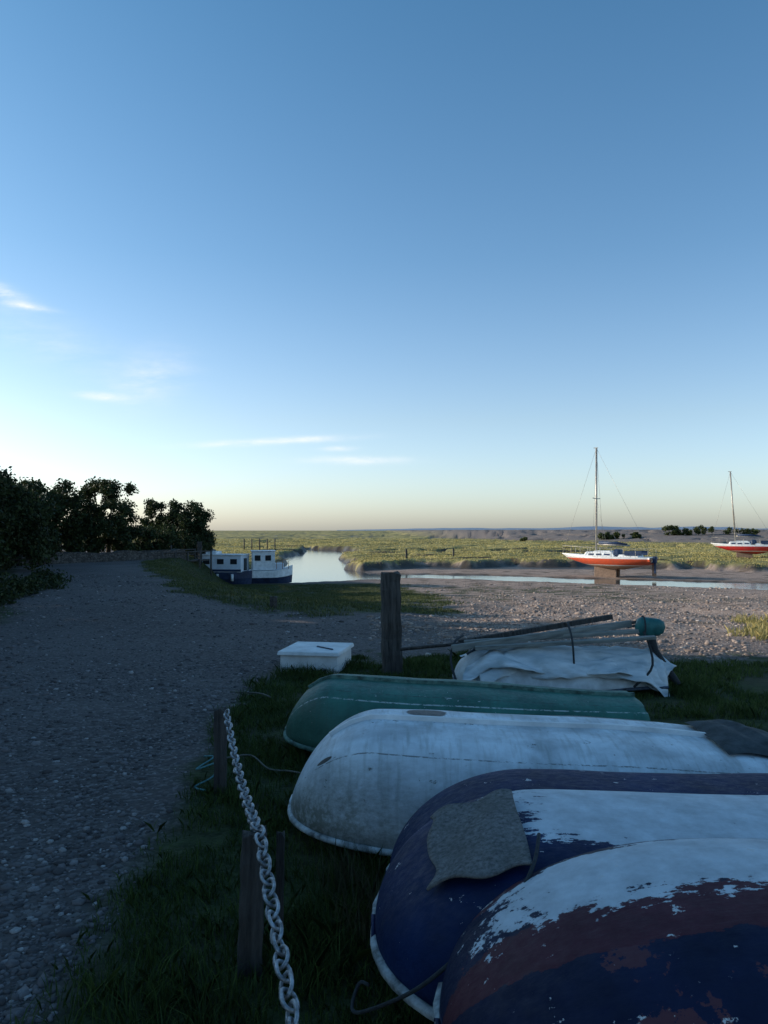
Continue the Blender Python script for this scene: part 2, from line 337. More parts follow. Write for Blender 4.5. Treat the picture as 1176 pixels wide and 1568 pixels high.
# hedge
C=[];Rr=[]
HL=[(-8.9,-8,2.2),(-8.9,12,2.2),(-9.9,16,2.4),(-12.4,22,3.0),(-15.3,29,3.7),(-17.4,35.5,3.5),(-16.4,40.5,2.9),(-14.4,44.5,2.3),(-12.7,49,1.9),(-12.2,54,1.5),(-14.5,60,1.0)]
for i in range(len(HL)-1):
    a_,b_=HL[i],HL[i+1]; l=math.dist(a_[:2],b_[:2])
    for j in range(int(l*(4 if i<2 else 7))):
        t_=random.random(); h_=a_[2]+(b_[2]-a_[2])*t_; off=random.gauss(0,.45)
        xx=a_[0]+(b_[0]-a_[0])*t_+off*.7; yy_=a_[1]+(b_[1]-a_[1])*t_+off*.4
        C.append((xx-.3,yy_,random.uniform(.08,.88)*h_*random.uniform(.8,1.08))); Rr.append(random.uniform(.3,.62))
leaves('hedge',C,Rr,125000,.08,lf_tree)
C=[(-7.7+random.gauss(0,.3)-.25*max(0,yy_-13),yy_,random.uniform(.02,.22)) for yy_ in np.linspace(9,24,60)]
leaves('verge_bramble',C,[random.uniform(.2,.45) for _ in C],14000,.045,lf_tree)
for i,(x0,x1,hh_) in enumerate([(75,79,2.8),(78,88,2.6),(91,99.5,3.3),(58,65,1.9),(57.4,60.5,2.0),(36.5,38,1.1),(66,68,2.0)]):
    yd=205; C=[]
    for j in range(18): 
        xx=random.uniform(x0,x1); zz=Hf(xx,yd); C.append((xx,yd+random.uniform(-1.5,1.5),zz+random.uniform(.1,1)*hh_*.8))
    leaves('shingle_bush',C,[random.uniform(.4,.8)*hh_*.42 for _ in C],2200,.22,lf_bush)
# stone wall
sm=M('stone_wall_mat',.9); oo=sm.obj(); vv=sm.vor(sm.mp(oo,(1,1,1.8)),5.5,0,'DISTANCE_TO_EDGE'); vc=sm.sep(sm.vor(sm.mp(oo,(1,1,1.8)),5.5,1))[0]
sm.col(sm.mix(sm.rng(vv,0,.06),(.02,.018,.016),sm.mix(vc,(.05,.046,.043),(.12,.11,.10)))); sm.bump(sm.rng(vv,0,.12),.8,.05)
def wall(name,P,h,w,mat):
    V=[];F=[]; P=smoothpath([(p[0],p[1],0) for p in P],12)
    for i,p in enumerate(P):
        q=P[min(i+1,len(P)-1)]-P[max(i-1,0)]; n_=Vector((-q.y,q.x,0)).normalized()*w/2; z=Hf(p.x,p.y); hh_=h*(.8+.35*random.random())
        V+=[p-n_+Vector((0,0,z-.2)),p-n_*.8+Vector((0,0,z+hh_)),p+n_*.8+Vector((0,0,z+hh_)),p+n_+Vector((0,0,z-.2))]
        if i:
            k=4*i
            for j in range(3): F.append((k-4+j,k-3+j,k+1+j,k+j))
    F+= [(3,2,1,0),tuple(len(V)-4+j for j in range(4))]
    return pymesh(name,V,F,[mat])
wall('stone_wall',[(-16.4,34.5),(-15.6,38),(-13.4,42.5),(-12.0,46)],.5,.45,sm.m)
# ---------------------------------------------------------------- materials for objects
wm_=M('weathered_timber',.85); q=wm_.noise(wm_.mp(wm_.obj(),(14,14,1.2)),2.2,6,.65); wm_.col(wm_.mix(wm_.rng(q,.3,.7),(.020,.019,.019),(.105,.096,.088))); wm_.bump(q,.9,.025); timber=wm_.m
spar_m=M('spar_wood',.7); q=spar_m.noise(spar_m.mp(spar_m.obj(),(2,16,16)),2,5); spar_m.col(spar_m.mix(spar_m.rng(q,.3,.7),(.10,.11,.105),(.30,.31,.29))); spar_m.bump(q,.4); spar_m=spar_m.m
galv=plain('galvanised_steel',(.30,.31,.325),.5,.6,var=.6,scale=30,bump=.3,bd=.003)
rope_m=plain('rope_mat',(.13,.13,.11),.9,scale=60,bump=.5); rope_t=plain('teal_rope_mat',(.10,.24,.25),.9,scale=60); rope_d=plain('dark_rope_mat',(.035,.04,.045),.9,scale=60)
white_p=plain('white_paint',(.66,.69,.70),.55,var=.18,scale=4); rim_m=plain('gunwale_rim_paint',(.30,.33,.34),.7,var=.7,scale=14)
rim_dk=plain('gunwale_rim_dark',(.05,.07,.10),.7,var=.8,scale=14); rim_gr=plain('gunwale_rim_green',(.08,.16,.135),.7,var=.6,scale=12)
teal=plain('teal_plastic',(.02,.115,.115),.5,var=.4,scale=9)
# hull paints
def hullpaint(name,base,bands=(),dirt=None,chips=.68,chipcol=(.55,.57,.58),patches=None,spots=(),rough=.5,far=None,edges=(),spec=.35):
    m=M(name,rough,0,spec); uv=m.uv(); o=m.obj(); S=m.sep(uv); u,v=S[0],S[1]
    q=m.ma('ABSOLUTE',m.ma('MULTIPLY_ADD',v,2,-1)); q0=q
    if far: q=m.ma('MULTIPLY_ADD',v,-1/far,1)   # paint was masked along one chine only
    ns=m.noise(m.mp(o,(2.5,20,20)),1.3,7,.72); nf=m.noise(m.mp(o,(1,1.6,1.6)),24,6,.72); nb=m.noise(o,4.2,6,.6); nm_=m.noise(o,10,7,.68)
    peel=m.ma('ADD',m.ma('MULTIPLY',m.ma('SUBTRACT',nf,.5),1.3),m.ma('ADD',m.ma('MULTIPLY',m.ma('SUBTRACT',nm_,.5),1.3),m.ma('MULTIPLY',m.ma('SUBTRACT',ns,.5),1.5)))
    c=m.mix(m.rng(nb,.35,.65),tuple(k*.7 for k in base),tuple(min(1,k*1.3) for k in base))
    if patches: c=m.mix(m.rng(m.ma('ADD',nb,m.ma('MULTIPLY',m.ma('SUBTRACT',nm_,.5),.7)),patches[1],patches[1]+.012),c,patches[0])
    for (bc,lo,hi,soft,cover,ustart) in bands:
        f=m.ma('MULTIPLY',m.rng(q,lo-soft,lo+soft),m.rng(q,hi-soft,hi+soft,1,0))
        f=m.ma('MULTIPLY',f,m.rng(u,ustart,ustart+.14,.0,1))
        f=m.rng(m.ma('ADD',f,m.ma('MULTIPLY',peel,cover)),.47,.53); c=m.mix(f,c,m.mix(m.rng(nm_,.3,.7),tuple(k*.62 for k in bc),bc))
    for (e0,ew,ec) in edges:
        f=m.ma('LESS_THAN',m.ma('ABSOLUTE',m.ma('SUBTRACT',q0,e0)),ew); f=m.ma('MULTIPLY',f,m.rng(nf,.44,.52)); c=m.mix(f,c,ec)
    if chips: c=m.mix(m.rng(m.ma('MULTIPLY_ADD',nf,.45,m.ma('MULTIPLY',nm_,.55)),chips-.008,chips+.008),c,chipcol)
    if dirt:
        low=m.ma('MULTIPLY',m.rng(q,.30,.95),m.rng(u,0,.30,1.0,.35)); f=m.ma('MULTIPLY',low,m.rng(m.ma('ADD',nf,nb),.72,1.12)); c=m.mix(m.ma('MULTIPLY',f,dirt[1]),c,dirt[0])
        st=m.noise(m.mp(o,(26,3,1.5)),1.5,4); c=m.mix(m.rng(st,.5,.75,0,.35),c,dirt[0])
    for (su,sv,ru,rv,cc) in spots:
        du=m.ma('DIVIDE',m.ma('SUBTRACT',u,su),ru); dv=m.ma('DIVIDE',m.ma('SUBTRACT',v,sv),rv)
        d=m.ma('ADD',m.ma('MULTIPLY',du,du),m.ma('MULTIPLY',dv,dv)); d=m.ma('ADD',d,m.ma('MULTIPLY',nf,.8)); c=m.mix(m.rng(d,1.2,1.35,1,0),c,cc)
    m.col(c); m.rough(m.rng(nf,.3,.7,rough-.12,rough+.25)); m.bump(m.ma('ADD',m.ma('MULTIPLY',nf,.5),ns),.35,.008); return m.m
wht=(.60,.66,.71); mar_=(.085,.025,.038)
matA=hullpaint('peeling_navy_red_paint',(.006,.012,.042),bands=((mar_,.27,.385,.03,.6,-.3),(wht,.045,.29,.035,.95,-.02)),patches=((.085,.034,.046),.565),chips=.60,far=.70,spec=.2,rough=.6)
matB=hullpaint('peeling_navy_paint',(.004,.016,.065),bands=((wht,.0,.325,.035,1.0,.07),),chips=.615,far=.70,spec=.2,rough=.6)
matC=hullpaint('navy_paint',(.005,.016,.062),bands=((wht,-.1,.05,.02,.8,.02),),chips=.62,far=.70,spec=.2,rough=.6)
matD=hullpaint('dirty_white_paint',(.56,.62,.66),dirt=((.115,.12,.085),.95),chips=.618,chipcol=(.09,.10,.10),spots=[(.21,.55,.035,.05,(.05,.06,.065)),(.50,.60,.10,.02,(.08,.09,.09)),(.09,.80,.012,.02,(.03,.03,.03)),(.06,.30,.012,.02,(.03,.03,.03))],edges=((.46,.008,(.20,.22,.23)),))
matE=hullpaint('green_paint',(.03,.13,.10),chips=.615,chipcol=(.42,.46,.45),dirt=((.05,.07,.05),.5),edges=((.46,.012,(.40,.47,.45)),(.30,.006,(.04,.06,.06))))
class Hull:
    def __init__(s,name,L,B,Hh,rake,plan,n,mat,rim,loc,rot,base=.08,p=1.7,tail=.25,keel=True,flare=.12,kmat=None,pl=2.3):
        s.L,s.B,s.Hh,s.rake,s.plan,s.n,s.base,s.p,s.tail,s.flare,s.pl=L,B,Hh,rake,plan,n,base,p,tail,flare,pl
        s.e=empty(name,loc,rot); ns,nt=90,64; V=[];U=[]
        S=[L*(i/ns)**1.7 for i in range(ns+1)]; S[0]=.002
        for q in S:
            for j in range(nt+1):
                th=-math.pi/2+math.pi*j/nt; v=s.pt(q,th); d=.006*(float(vn(np.array([q*5]),np.array([j*.25]),3)[0])-.5); V.append(v*(1+d)); U.append((q/L,j/nt))
        F=[]
        for i in range(ns):
            for j in range(nt):
                a=i*(nt+1)+j; F.append((a,a+1,a+nt+2,a+nt+1))
        V=np.array(V);o=npmesh('hull',V,np.array(F),[mat],True,s.e,np.array(U))
        sd=o.modifiers.new('s','SOLIDIFY'); sd.thickness=.014; sd.offset=1
        tv=[s.pt(L-.004,-math.pi/2+math.pi*j/nt) for j in range(nt+1)]; pymesh('transom',tv,[tuple(range(nt+1))],[mat],parent=s.e)
        P=[s.pt(q,-math.pi/2,.008) for q in S[::-3]]+[s.pt(q,math.pi/2,.008) for q in S[3::3]]
        tube('gunwale',P,.017,rim,s.e,6)
        if keel:
            for off,w_ in ((0,.018),):
                P=[s.pt(q,0,.012) for q in np.linspace(rake*.45,L,30)]; tube('keel_strip',P,w_,kmat or rim,s.e,4,smooth=False)
    def pt(s,q,th,off=0):
        k=min(q/s.plan,1); b=s.B*(1-(1-k)**s.pl)**(1/s.pl)*(1-.22*float(ss((q-.5*s.L)/(.5*s.L))))
        k=min(q/s.rake,1); h=s.Hh*(1-(1-k)**s.p)**(1/s.p)*(1-s.tail*float(ss((q-.45*s.L)/(.55*s.L))))
        e_=2/s.n; y=b*math.copysign(abs(math.sin(th))**e_,math.sin(th)); zz=h*abs(math.cos(th))**e_
        y*=1-s.flare*(zz/s.Hh); g=s.base+.05*math.cos(math.pi*min(q/s.L,1))**2
        v=Vector((q,y,g+zz))
        if off: v+=Vector((-.3*(1-min(q/s.rake,1)),math.sin(th),max(0,math.cos(th)))).normalized()*off
        return v
E=Hull('upturned_green_dinghy',2.55,.60,.40,.36,.75,3.4,matE,rim_gr,(-.72,5.75,0),(0,0,R(-3)),base=.06,tail=.3)
D=Hull('upturned_white_dinghy',3.5,.64,.47,.46,.85,3.8,matD,rim_m,(-.50,4.22,0),(0,0,R(-2)),base=.06,tail=.42,kmat=white_p)
Cc=Hull('upturned_navy_dinghy',3.2,.50,.42,.62,.85,3.2,matC,rim_m,(.02,3.12,.045),(R(-3),0,R(2)),base=.08,tail=.0,keel=False,p=1.9)
Bb=Hull('upturned_blue_dinghy',3.2,.60,.36,.60,.88,3.4,matB,rim_m,(-.03,2.50,.16),(R(4),0,R(1)),base=.10,tail=.0,keel=False,p=1.9)
Aa=Hull('upturned_red_navy_dinghy',3.0,.56,.42,.92,.80,3.0,matA,rim_m,(.14,1.90,.215),(R(3),0,R(2)),base=.08,tail=.0,keel=False,p=2.0)
be=empty('timber_bearers')
for x_ in(.75,1.9): box('bearer',(x_,2.5,.09),(.14,2.3,.18),timber,be)
for x_ in(1.0,2.1): box('bearer',(x_,1.95,.24),(.12,1.0,.12),timber,be)
# carpet on blue dinghy bow
mm=M('grey_carpet',.95); nn=mm.noise(mm.obj(),70,5,.7); nq=mm.noise(mm.obj(),9,4); mm.col(mm.mix(mm.rng(nq,.4,.65,0,.5),mm.mix(mm.rng(nn,.3,.7),(.06,.062,.062),(.26,.255,.25)),(.09,.09,.08))); mm.bump(nn,.8,.01)
V=[];F=[];n_=18
for i in range(n_+1):
    for j in range(n_+1):
        a_=i/n_;b_=j/n_; q_=.20+.28*a_-.03*b_+.012*math.sin(b_*11)*(1-a_); th=R(16-38*b_-4*a_*(1-b_)+2*math.sin(a_*9))
        V.append(Bb.pt(q_,th,.024+.006*math.sin(9*a_+5*b_)+.008*(abs(b_-.5)*2)**4))
for i in range(n_):
    for j in range(n_):
        k=i*(n_+1)+j; F.append((k,k+1,k+n_+2,k+n_+1))
mo=pymesh('carpet_patch',V,F,[mm.m],True); mo.parent=Bb.e; sd=mo.modifiers.new('s','SOLIDIFY'); sd.thickness=.008; sd.offset=0
tube('mooring_rope',smoothpath([Bb.pt(.50,R(-6),.036),Bb.pt(.45,R(-22),.036),Bb.pt(.36,R(-44),.03),Bb.pt(.24,R(-62),.03),Bb.pt(.12,R(-84),.04),(-.02,-.20,.02),(-.07,-.14,-.02),(-.05,-.05,.0),(-.02,-.1,.03)],8),.006,rope_d,Bb.e,6)
tv=[];tf=[]
for i in range(17):
    for j in range(13):
        a_=i/16;b_=j/12; q_=2.22+.46*a_; th=R(-22+40*b_+6*math.sin(a_*5)); k=math.sin(math.pi*a_)*math.sin(math.pi*b_)
        tv.append(D.pt(q_,th,.018+.045*k**.6+.012*math.sin(17*a_+9*b_)*k))
for i in range(16):
    for j in range(12): k=i*13+j; tf.append((k,k+1,k+14,k+13))
pymesh('dark_cover',tv,tf,[plain('dark_canvas',(.05,.06,.065),.85,var=.4,scale=12)],True,D.e)
# ---------------------------------------------------------------- fence posts and chain
def post(name,x,y,w,h,mat,tilt=(0,0),rot=.2,parent=None):
    z=Hf(x,y); V=[];F=[]; n_=14
    for k in range(n_+1):
        t_=k/n_
        for j,(a_,b_) in enumerate(((-1,-1),(0,-1.04),(1,-1),(1.04,0),(1,1),(0,1.04),(-1,1),(-1.04,0))):
            jt=1+.06*math.sin(j*7.3+k*1.7)+.03*math.sin(j*3+k*.5); V.append((a_*w/2*jt,b_*w/2*jt,-.15+t_*(h+.15)+(.02*math.sin(j*2.1) if k==n_ else 0)))
        if k:
            for j in range(8): F.append(((k-1)*8+j,(k-1)*8+(j+1)%8,k*8+(j+1)%8,k*8+j))
    F.append(tuple(n_*8+j for j in range(8))); o_=pymesh(name,V,F,[mat],parent=parent,bevel=.004); o_.location=(x,y,z); o_.rotation_euler=(tilt[0],tilt[1],rot); return o_
post('fence_post',-1.0,4.7,.075,.50,timber); post('fence_post',-.49,2.80,.085,.50,timber,(0,R(2))); post('fence_post',.04,.75,.09,.5,timber)
post('wooden_stake',-.40,2.92,.03,.45,timber,(0,R(1)))
post('mooring_post',.09,8.6,.20,1.12,timber,(0,R(-1)),.15)
post('stump',-2.3,16,.14,.22,timber)
def chainpts(a,b,sag,step=.058):
    a=Vector(a);b=Vector(b); n_=200; P=[a.lerp(b,i/n_)-Vector((0,0,sag*4*(i/n_)*(1-i/n_))) for i in range(n_+1)]
    out=[P[0]];acc=0
    for i in range(n_):
        acc+=(P[i+1]-P[i]).length
        if acc>=step: out.append(P[i+1]); acc=0
    return out
CP=chainpts((-.955,4.66,.50),(-.46,2.80,.51),.07)+chainpts((-.44,2.74,.51),(.04,.75,.52),.06)
V=[];F=[]
for i in range(len(CP)-1):
    p=(CP[i]+CP[i+1])/2; t_=(CP[i+1]-CP[i]).normalized(); s_=t_.cross(Vector((0,0,1))).normalized(); u_=s_.cross(t_)
    an=R(38 if i%2 else 128)+random.uniform(-.25,.25); ww=s_*math.cos(an)+u_*math.sin(an)
    ring=[]
    for k in range(16):
        b_=2*math.pi*k/16; lx=.042*math.copysign(abs(math.cos(b_))**.8,math.cos(b_)); ly=.0215*math.copysign(abs(math.sin(b_))**.9,math.sin(b_)); ring.append(p+t_*lx+ww*ly)
    v,f=tubedata(ring,.0062,6,True); o_=len(V); V+=v; F+=[tuple(a_+o_ for a_ in q_) for q_ in f]
pymesh('chain',V,F,[galv],True)
def grope(name,pts,r,mat): tube(name,smoothpath([(p[0],p[1],Hf(p[0],p[1])+r+.02+(p[2] if len(p)>2 else 0)) for p in pts],6),r,mat,None,6)
grope('teal_rope',[(-1.25,5.35),(-1.15,5.2,.04),(-1.22,5.0,.02),(-1.05,5.05,.06),(-1.08,4.85,.02),(-1.16,4.72),(-1.08,4.65)],.006,rope_t)
grope('rope',[(-1.02,4.9,.12),(-.9,5.2,.05),(-.75,5.0,.02),(-.6,4.95,.02),(-.42,4.75,.05)],.006,rope_m)
grope('stick',[(-1.5,7.5),(-1.2,7.35,.02),(-1.05,7.1,.04)],.008,rope_m)
wx=np.array([-.22,-.18,-.12,-.05,.0,-.1,-.02]);wy=np.array([3.45,3.3,3.4,3.2,3.05,3.0,2.95])
blades('weeds',np.repeat(wx,6),np.repeat(wy,6),np.full(42,.20),.005,leafmat('weed_mat',(.05,.055,.03),(.12,.12,.07)),5,.05,.7)
# ---------------------------------------------------------------- white hatch box
hb=empty('white_hatch_box',(-.78,8.95,0),(0,0,R(-10)))
box('body',(0,0,.10),(.66,.72,.20),white_p,hb,bevel=.008); box('lid',(0,0,.222),(.72,.80,.045),white_p,hb,bevel=.01,taper=.97)
box('batten',(0,-.366,.05),(.6,.012,.03),rim_m,hb); box('batten',(.12,-.1,.251),(.02,.3,.012),rim_dk,hb,rot=(0,0,R(50)),bevel=0)
# ---------------------------------------------------------------- covered dinghy with spars
F_=Hull('covered_dinghy',2.05,.52,.30,.3,.6,3,plain('grey_white_hull',(.50,.54,.56),.6,var=.25,scale=5),rim_dk,(.72,7.95,0),(0,0,R(-3)),base=.03,tail=.15)
tm=M('tarpaulin_mat',.55); on=tm.noise(tm.mp(tm.obj(),(1.5,6,6)),2,5); tm.col(tm.mix(tm.rng(on,.35,.65),(.36,.42,.45),(.62,.67,.70))); tm.bump(on,.5,.03)
def cloth(name,x0,x1,halfw,top,par,mat,seed,drop=.22,tilt=0,yc=0,skew=0):
    V=[];F=[];a,b=90,50
    for i in range(a+1):
        for j in range(b+1):
            s_=i/a; t_=j/b*2-1; x=x0+(x1-x0)*s_+.05*math.sin(t_*5+seed)+skew*t_
            r=abs(t_)**2.4; n1_=float(fbm(np.array([s_*6+seed+t_*1.5]),np.array([t_*2.6+s_*5]),seed)[0])-.5; f2=abs(float(vn(np.array([s_*5+t_*2.4]),np.array([t_*4-s_*6]),seed+3)[0])-.5)
            edge=float(ss((abs(s_*2-1)-.7)/.3))
            z=top-.14*edge+tilt*s_-drop*r+n1_*.09-f2*.11*(1-.3*r); y=yc+t_*halfw*(1+.10*math.sin(s_*15+seed)*r+.15*n1_); V.append((x,y,z))
    for i in range(a):
        for j in range(b): k=i*(b+1)+j; F.append((k,k+b+1,k+b+2,k+1))
    o_=pymesh(name,V,F,[mat],True,par); sd=o_.modifiers.new('s','SOLIDIFY'); sd.thickness=.006; return o_
cloth('tarpaulin',.12,2.0,.50,.44,F_.e,tm.m,3,.16,-.06)
cloth('tarpaulin_fold',.35,2.16,.34,.47,F_.e,tm.m,8,.26,-.06,-.16,.10)
def spar(nm,a,b,w,h,mat,par):
    a=Vector(a);b=Vector(b); d=b-a; o_=box(nm,(a+b)/2,(d.length,w,h),mat,par,bevel=.006); o_.rotation_euler=d.to_track_quat('X','Z').to_euler(); return o_
spar('spar',(-.03,-.26,.42),(1.78,-.10,.66),.05,.065,spar_m,F_.e); spar('spar',(.2,-.30,.43),(1.95,-.34,.555),.09,.035,spar_m,F_.e)
spar('spar',(.05,.02,.44),(1.65,.15,.70),.06,.05,timber,F_.e); spar('spar',(.10,-.12,.46),(1.9,-.20,.60),.045,.045,spar_m,F_.e)
tube('oar',[(-.55,-.1,.38),(.3,-.05,.46),(1.9,.05,.66)],.017,timber,F_.e)
tube('lashing',smoothpath([(1.15,-.42,.28),(1.14,-.38,.52),(1.15,-.1,.65),(1.18,.2,.62)],5),.01,rope_d,F_.e)
tube('lashing',smoothpath([(.02,-.5,.10),(-.04,-.3,.3),(.0,-.2,.47),(.1,.1,.5)],5),.012,rope_d,F_.e)
tube('lashing',smoothpath([(1.7,-.5,.10),(1.9,-.42,.3),(1.86,-.2,.62),(1.8,.1,.6)],5),.012,rope_d,F_.e)
V=[];F=[]
for i in range(13):
    for j in range(20):
        t_=i/12; a_=2*math.pi*j/20; r=min(1,math.sqrt(max(0,1-(abs(t_*2-1))**3.2))+.05)*(1.05-.25*t_)
        V.append((t_*.30,math.copysign(abs(math.cos(a_))**.7,math.cos(a_))*.085*r,math.copysign(abs(math.sin(a_))**.7,math.sin(a_))*.10*r+.02*t_))
for i in range(12):
    for j in range(20): F.append((i*20+j,(i+1)*20+j,(i+1)*20+(j+1)%20,i*20+(j+1)%20))
F+=[tuple(range(20)),tuple(12*20+j for j in range(19,-1,-1))]
oc=pymesh('outboard_cowl',V,F,[teal],True,F_.e); oc.location=(1.80,-.16,.64); oc.rotation_euler=(0,R(6),0)
tube('cowl_band',[(1.88,-.16+.092*math.cos(a_),.632+.11*math.sin(a_)) for a_ in np.linspace(0,6.1,16)],.008,rope_d,F_.e,6,True)
tube('outboard_leg',smoothpath([(1.95,-.14,.6),(2.0,-.16,.4),(2.2,-.25,.08)],4),[.045]*4+[.035]*4+[.03],rope_d,F_.e)
# ---------------------------------------------------------------- sailing boats
def yacht(name,loc,rotz,L,cols,masth,lean=0,keelh=.65):
    e_=empty(name,loc,(0,0,rotz)); ns,nt=36,20; V=[];F=[]
    fb=1.15
    def sec(t_):
        b=L*.175*(math.sin(min(t_/.62,1)*math.pi/2)**.85 if t_<.62 else 1-.22*((t_-.62)/.38)**2); dp=.95*math.sin(min(1,.12+t_*1.25)*math.pi/2)*(1 if t_<.7 else 1-.45*((t_-.7)/.3)); return b,dp,fb+.22*(1-t_)**2
    for i in range(ns+1):
        t_=i/ns; b,dp,dk=sec(t_)
        for j in range(nt+1):
            th=-math.pi/2+math.pi*j/nt; zz=dk-(dk-(fb-dp))*abs(math.cos(th))**(.75)
            y=b*math.copysign(abs(math.sin(th))**.8,math.sin(th)); xx=L*(.5-t_)-(.55*(1-(zz-(fb-dp))/(dk-fb+dp+1e-6))*(1-t_)**3)
            V.append((xx,y,zz+keelh-.2))
    for i in range(ns):
        for j in range(nt): a=i*(nt+1)+j; F.append((a,a+1,a+nt+2,a+nt+1))
    F.append(tuple(ns*(nt+1)+j for j in range(nt,-1,-1)))
    for i in range(ns): a=i*(nt+1); F.append((a,a+nt+1,a+2*nt+1,a+nt))
    m=M(name+'_hull_paint',.35,0,.5); z=m.sep(m.obj())[2]; n=m.noise(m.obj(),3,4); z=m.ma('ADD',z,0); k0=keelh-.25
    c=m.mix(m.rng(z,.56+k0,.57+k0),cols[0],cols[1]); c=m.mix(m.rng(z,.62+k0,.63+k0),c,cols[2]); c=m.mix(m.rng(z,1.08+k0,1.09+k0),c,cols[3])
    m.col(m.mix(m.rng(n,.4,.7,0,.25),c,(.2,.15,.1)))
    pymesh('hull',V,F,[m.m],True,e_)
    zd=fb+keelh-.2; k=plain(name+'_keel_mat',(.22,.15,.11),.8)
    for sy in(-.35,.35): box('bilge_keel',(-.1,sy,(keelh+.25)/2-.05),(L*.24,.12,keelh+.2),k,e_,bevel=.03)
    box('rudder',(-L*.5-.05,0,.75),(.3,.06,1.1),k,e_)
    wp=plain(name+'_cabin_paint',(.72,.73,.72),.4,var=.1); dk=plain(name+'_dark_trim',(.02,.04,.09),.5); al=plain(name+'_aluminium',(.36,.33,.29),.4,.3)
    box('cabin',(.35,0,zd+.16),(L*.36,1.25,.42),wp,e_,bevel=.08,taper=.82); box('cabin_top',(.15,0,zd+.40),(L*.2,.9,.1),wp,e_,bevel=.03,taper=.85)
    for sx in(-.3,.35,.95):
        for sy in(-1,1): box('cabin_window',(sx,sy*.575,zd+.17),(.42,.03,.13),dk,e_,rot=(R(15)*sy,0,0),bevel=.01)
    box('sprayhood',(-.95,0,zd+.34),(.7,1.2,.5),dk,e_,bevel=.15,taper=.7); box('cockpit_coaming',(-1.9,0,zd+.07),(1.6,1.3,.24),wp,e_,bevel=.03,taper=.9)
    box('cockpit_dodger',(-2.3,-.66,zd+.3),(1.3,.03,.35),dk,e_); box('cockpit_dodger',(-2.3,.66,zd+.3),(1.3,.03,.35),dk,e_)
    mt=Vector((.75+lean,0,zd+.3+masth)); mb=Vector((.75,0,zd+.2))
    tube('mast',[mb,mt],.075,al,e_,8); box('masthead',mt+Vector((.05,0,.03)),(.35,.05,.05),al,e_)
    mid=mb.lerp(mt,.52); tube('spreaders',[mid+Vector((0,-.75,.05)),mid,mid+Vector((0,.75,.05))],.03,al,e_,6)
    tube('boom',[mb+Vector((0,0,.75)),mb+Vector((-2.6,0,.65))],.06,al,e_,6); tube('sail_cover',[mb+Vector((-.2,0,.84)),mb+Vector((-1.4,0,.84)),mb+Vector((-2.4,0,.74))],[.12,.12,.07],dk,e_,8)
    L_=[]
    for a_,b_ in((mt,(L*.5-.1,0,zd+.2)),(mt,(-L*.5+.1,0,zd+.1)),(mt,(.6,L*.165,zd)),(mt,(.6,-L*.165,zd)),(mid,(.2,L*.165,zd)),(mid,(.2,-L*.165,zd))): L_.append(([a_,b_],.009))
    for t_ in np.linspace(0,1,9):
        b,_,d_=sec(t_)
        for sy in(-1,1): x_=L*(.5-t_)*.97; L_.append(([(x_,sy*b*.93,d_+keelh-.2),(x_,sy*b*.93,d_+keelh+.4)],.016))
    for sy in(-1,1): L_.append(([(L*(.5-t_)*.97,sy*sec(t_)[0]*.93,sec(t_)[2]+keelh+.4) for t_ in np.linspace(0,1,9)],.012))
    tubes('rigging',L_,al,e_,5)
    box('outboard_motor',(-L*.5-.2,.35,zd-.15),(.28,.3,.5),dk,e_,bevel=.05); box('outboard_shaft',(-L*.5-.22,.35,zd-.75),(.12,.1,.8),dk,e_)
    return e_
yacht('red_sailing_yacht',(16.9,58.6,-2.0),R(180-37),7.2,((.38,.22,.14),(.75,.74,.7),(.62,.085,.03),(.74,.74,.72)),8.0)
yacht('small_red_yacht',(37.6,80.5,-1.25),R(180-24),6.4,((.35,.02,.02),(.7,.7,.68),(.50,.02,.025),(.7,.7,.7)),7.4,.5,.35)
# ---------------------------------------------------------------- houseboats
hw=plain('houseboat_cabin_paint',(.60,.66,.72),.5,var=.12,scale=2); hn=plain('houseboat_navy_hull',(.02,.035,.075),.5,var=.4,scale=2); gl=plain('window_glass',(.02,.025,.03),.1,bump=0); orange=plain('rust_trim_mat',(.3,.12,.04),.8)
def bargehull(par,L,W,hh_,mat,matw,bow=.0):
    V=[];F=[];n_=20
    for i in range(n_+1):
        t_=i/n_; b=W/2*(1-max(0,(t_-.55)/.45)**2.2); z1=hh_+bow*max(0,(t_-.5)/.5)**2
        x=L*(t_-.5)
        V+=[(x*.96,-b*.75,0),(x*.99,-b*.97,z1*.45),(x,-b,z1),(x,b,z1),(x*.99,b*.97,z1*.45),(x*.96,b*.75,0)]
        if i:
            k=6*i
            for j in range(5): F.append((k-6+j,k+j,k+1+j,k-5+j))
            F.append((k-1,k+5,k,k-6))
    F.append((0,1,2,3,4,5)); o_=pymesh('hull',V,F,[mat,matw],False,par)
    for p in o_.data.polygons:
        zs=[o_.data.vertices[v].co.z for v in p.vertices]
        if min(zs)>hh_*.4: p.material_index=1
h1=empty('houseboat',(-10.5,51.2,-1.95),(0,0,R(-8))); bargehull(h1,3.6,2.2,.8,hn,hn,.1)
box('cabin',(-.1,0,1.35),(2.8,1.7,1.1),hw,h1,bevel=.03); box('roof',(-.1,0,1.935),(2.95,1.85,.07),white_p,h1,bevel=.02); box('wheelhouse',(-.9,.1,2.06),(.7,1.1,.2),white_p,h1)
for x_ in(-1.05,-.1,.8): box('window',(x_,-.86,1.5),(.45,.03,.34),gl,h1)
box('door',(1.31,0,1.3),(.03,.6,.8),gl,h1); box('side_band',(-.1,-.86,.92),(2.8,.035,.14),hn,h1)
tubes('fender',[([(x_,-1.12,.25),(x_,-1.12,.7)],.09) for x_ in(-1.2,-.2,.8)],white_p,h1)
h2=empty('houseboat',(-7.75,52.2,-1.95),(0,0,R(12))); bargehull(h2,3.1,1.9,.85,hn,white_p,.35)
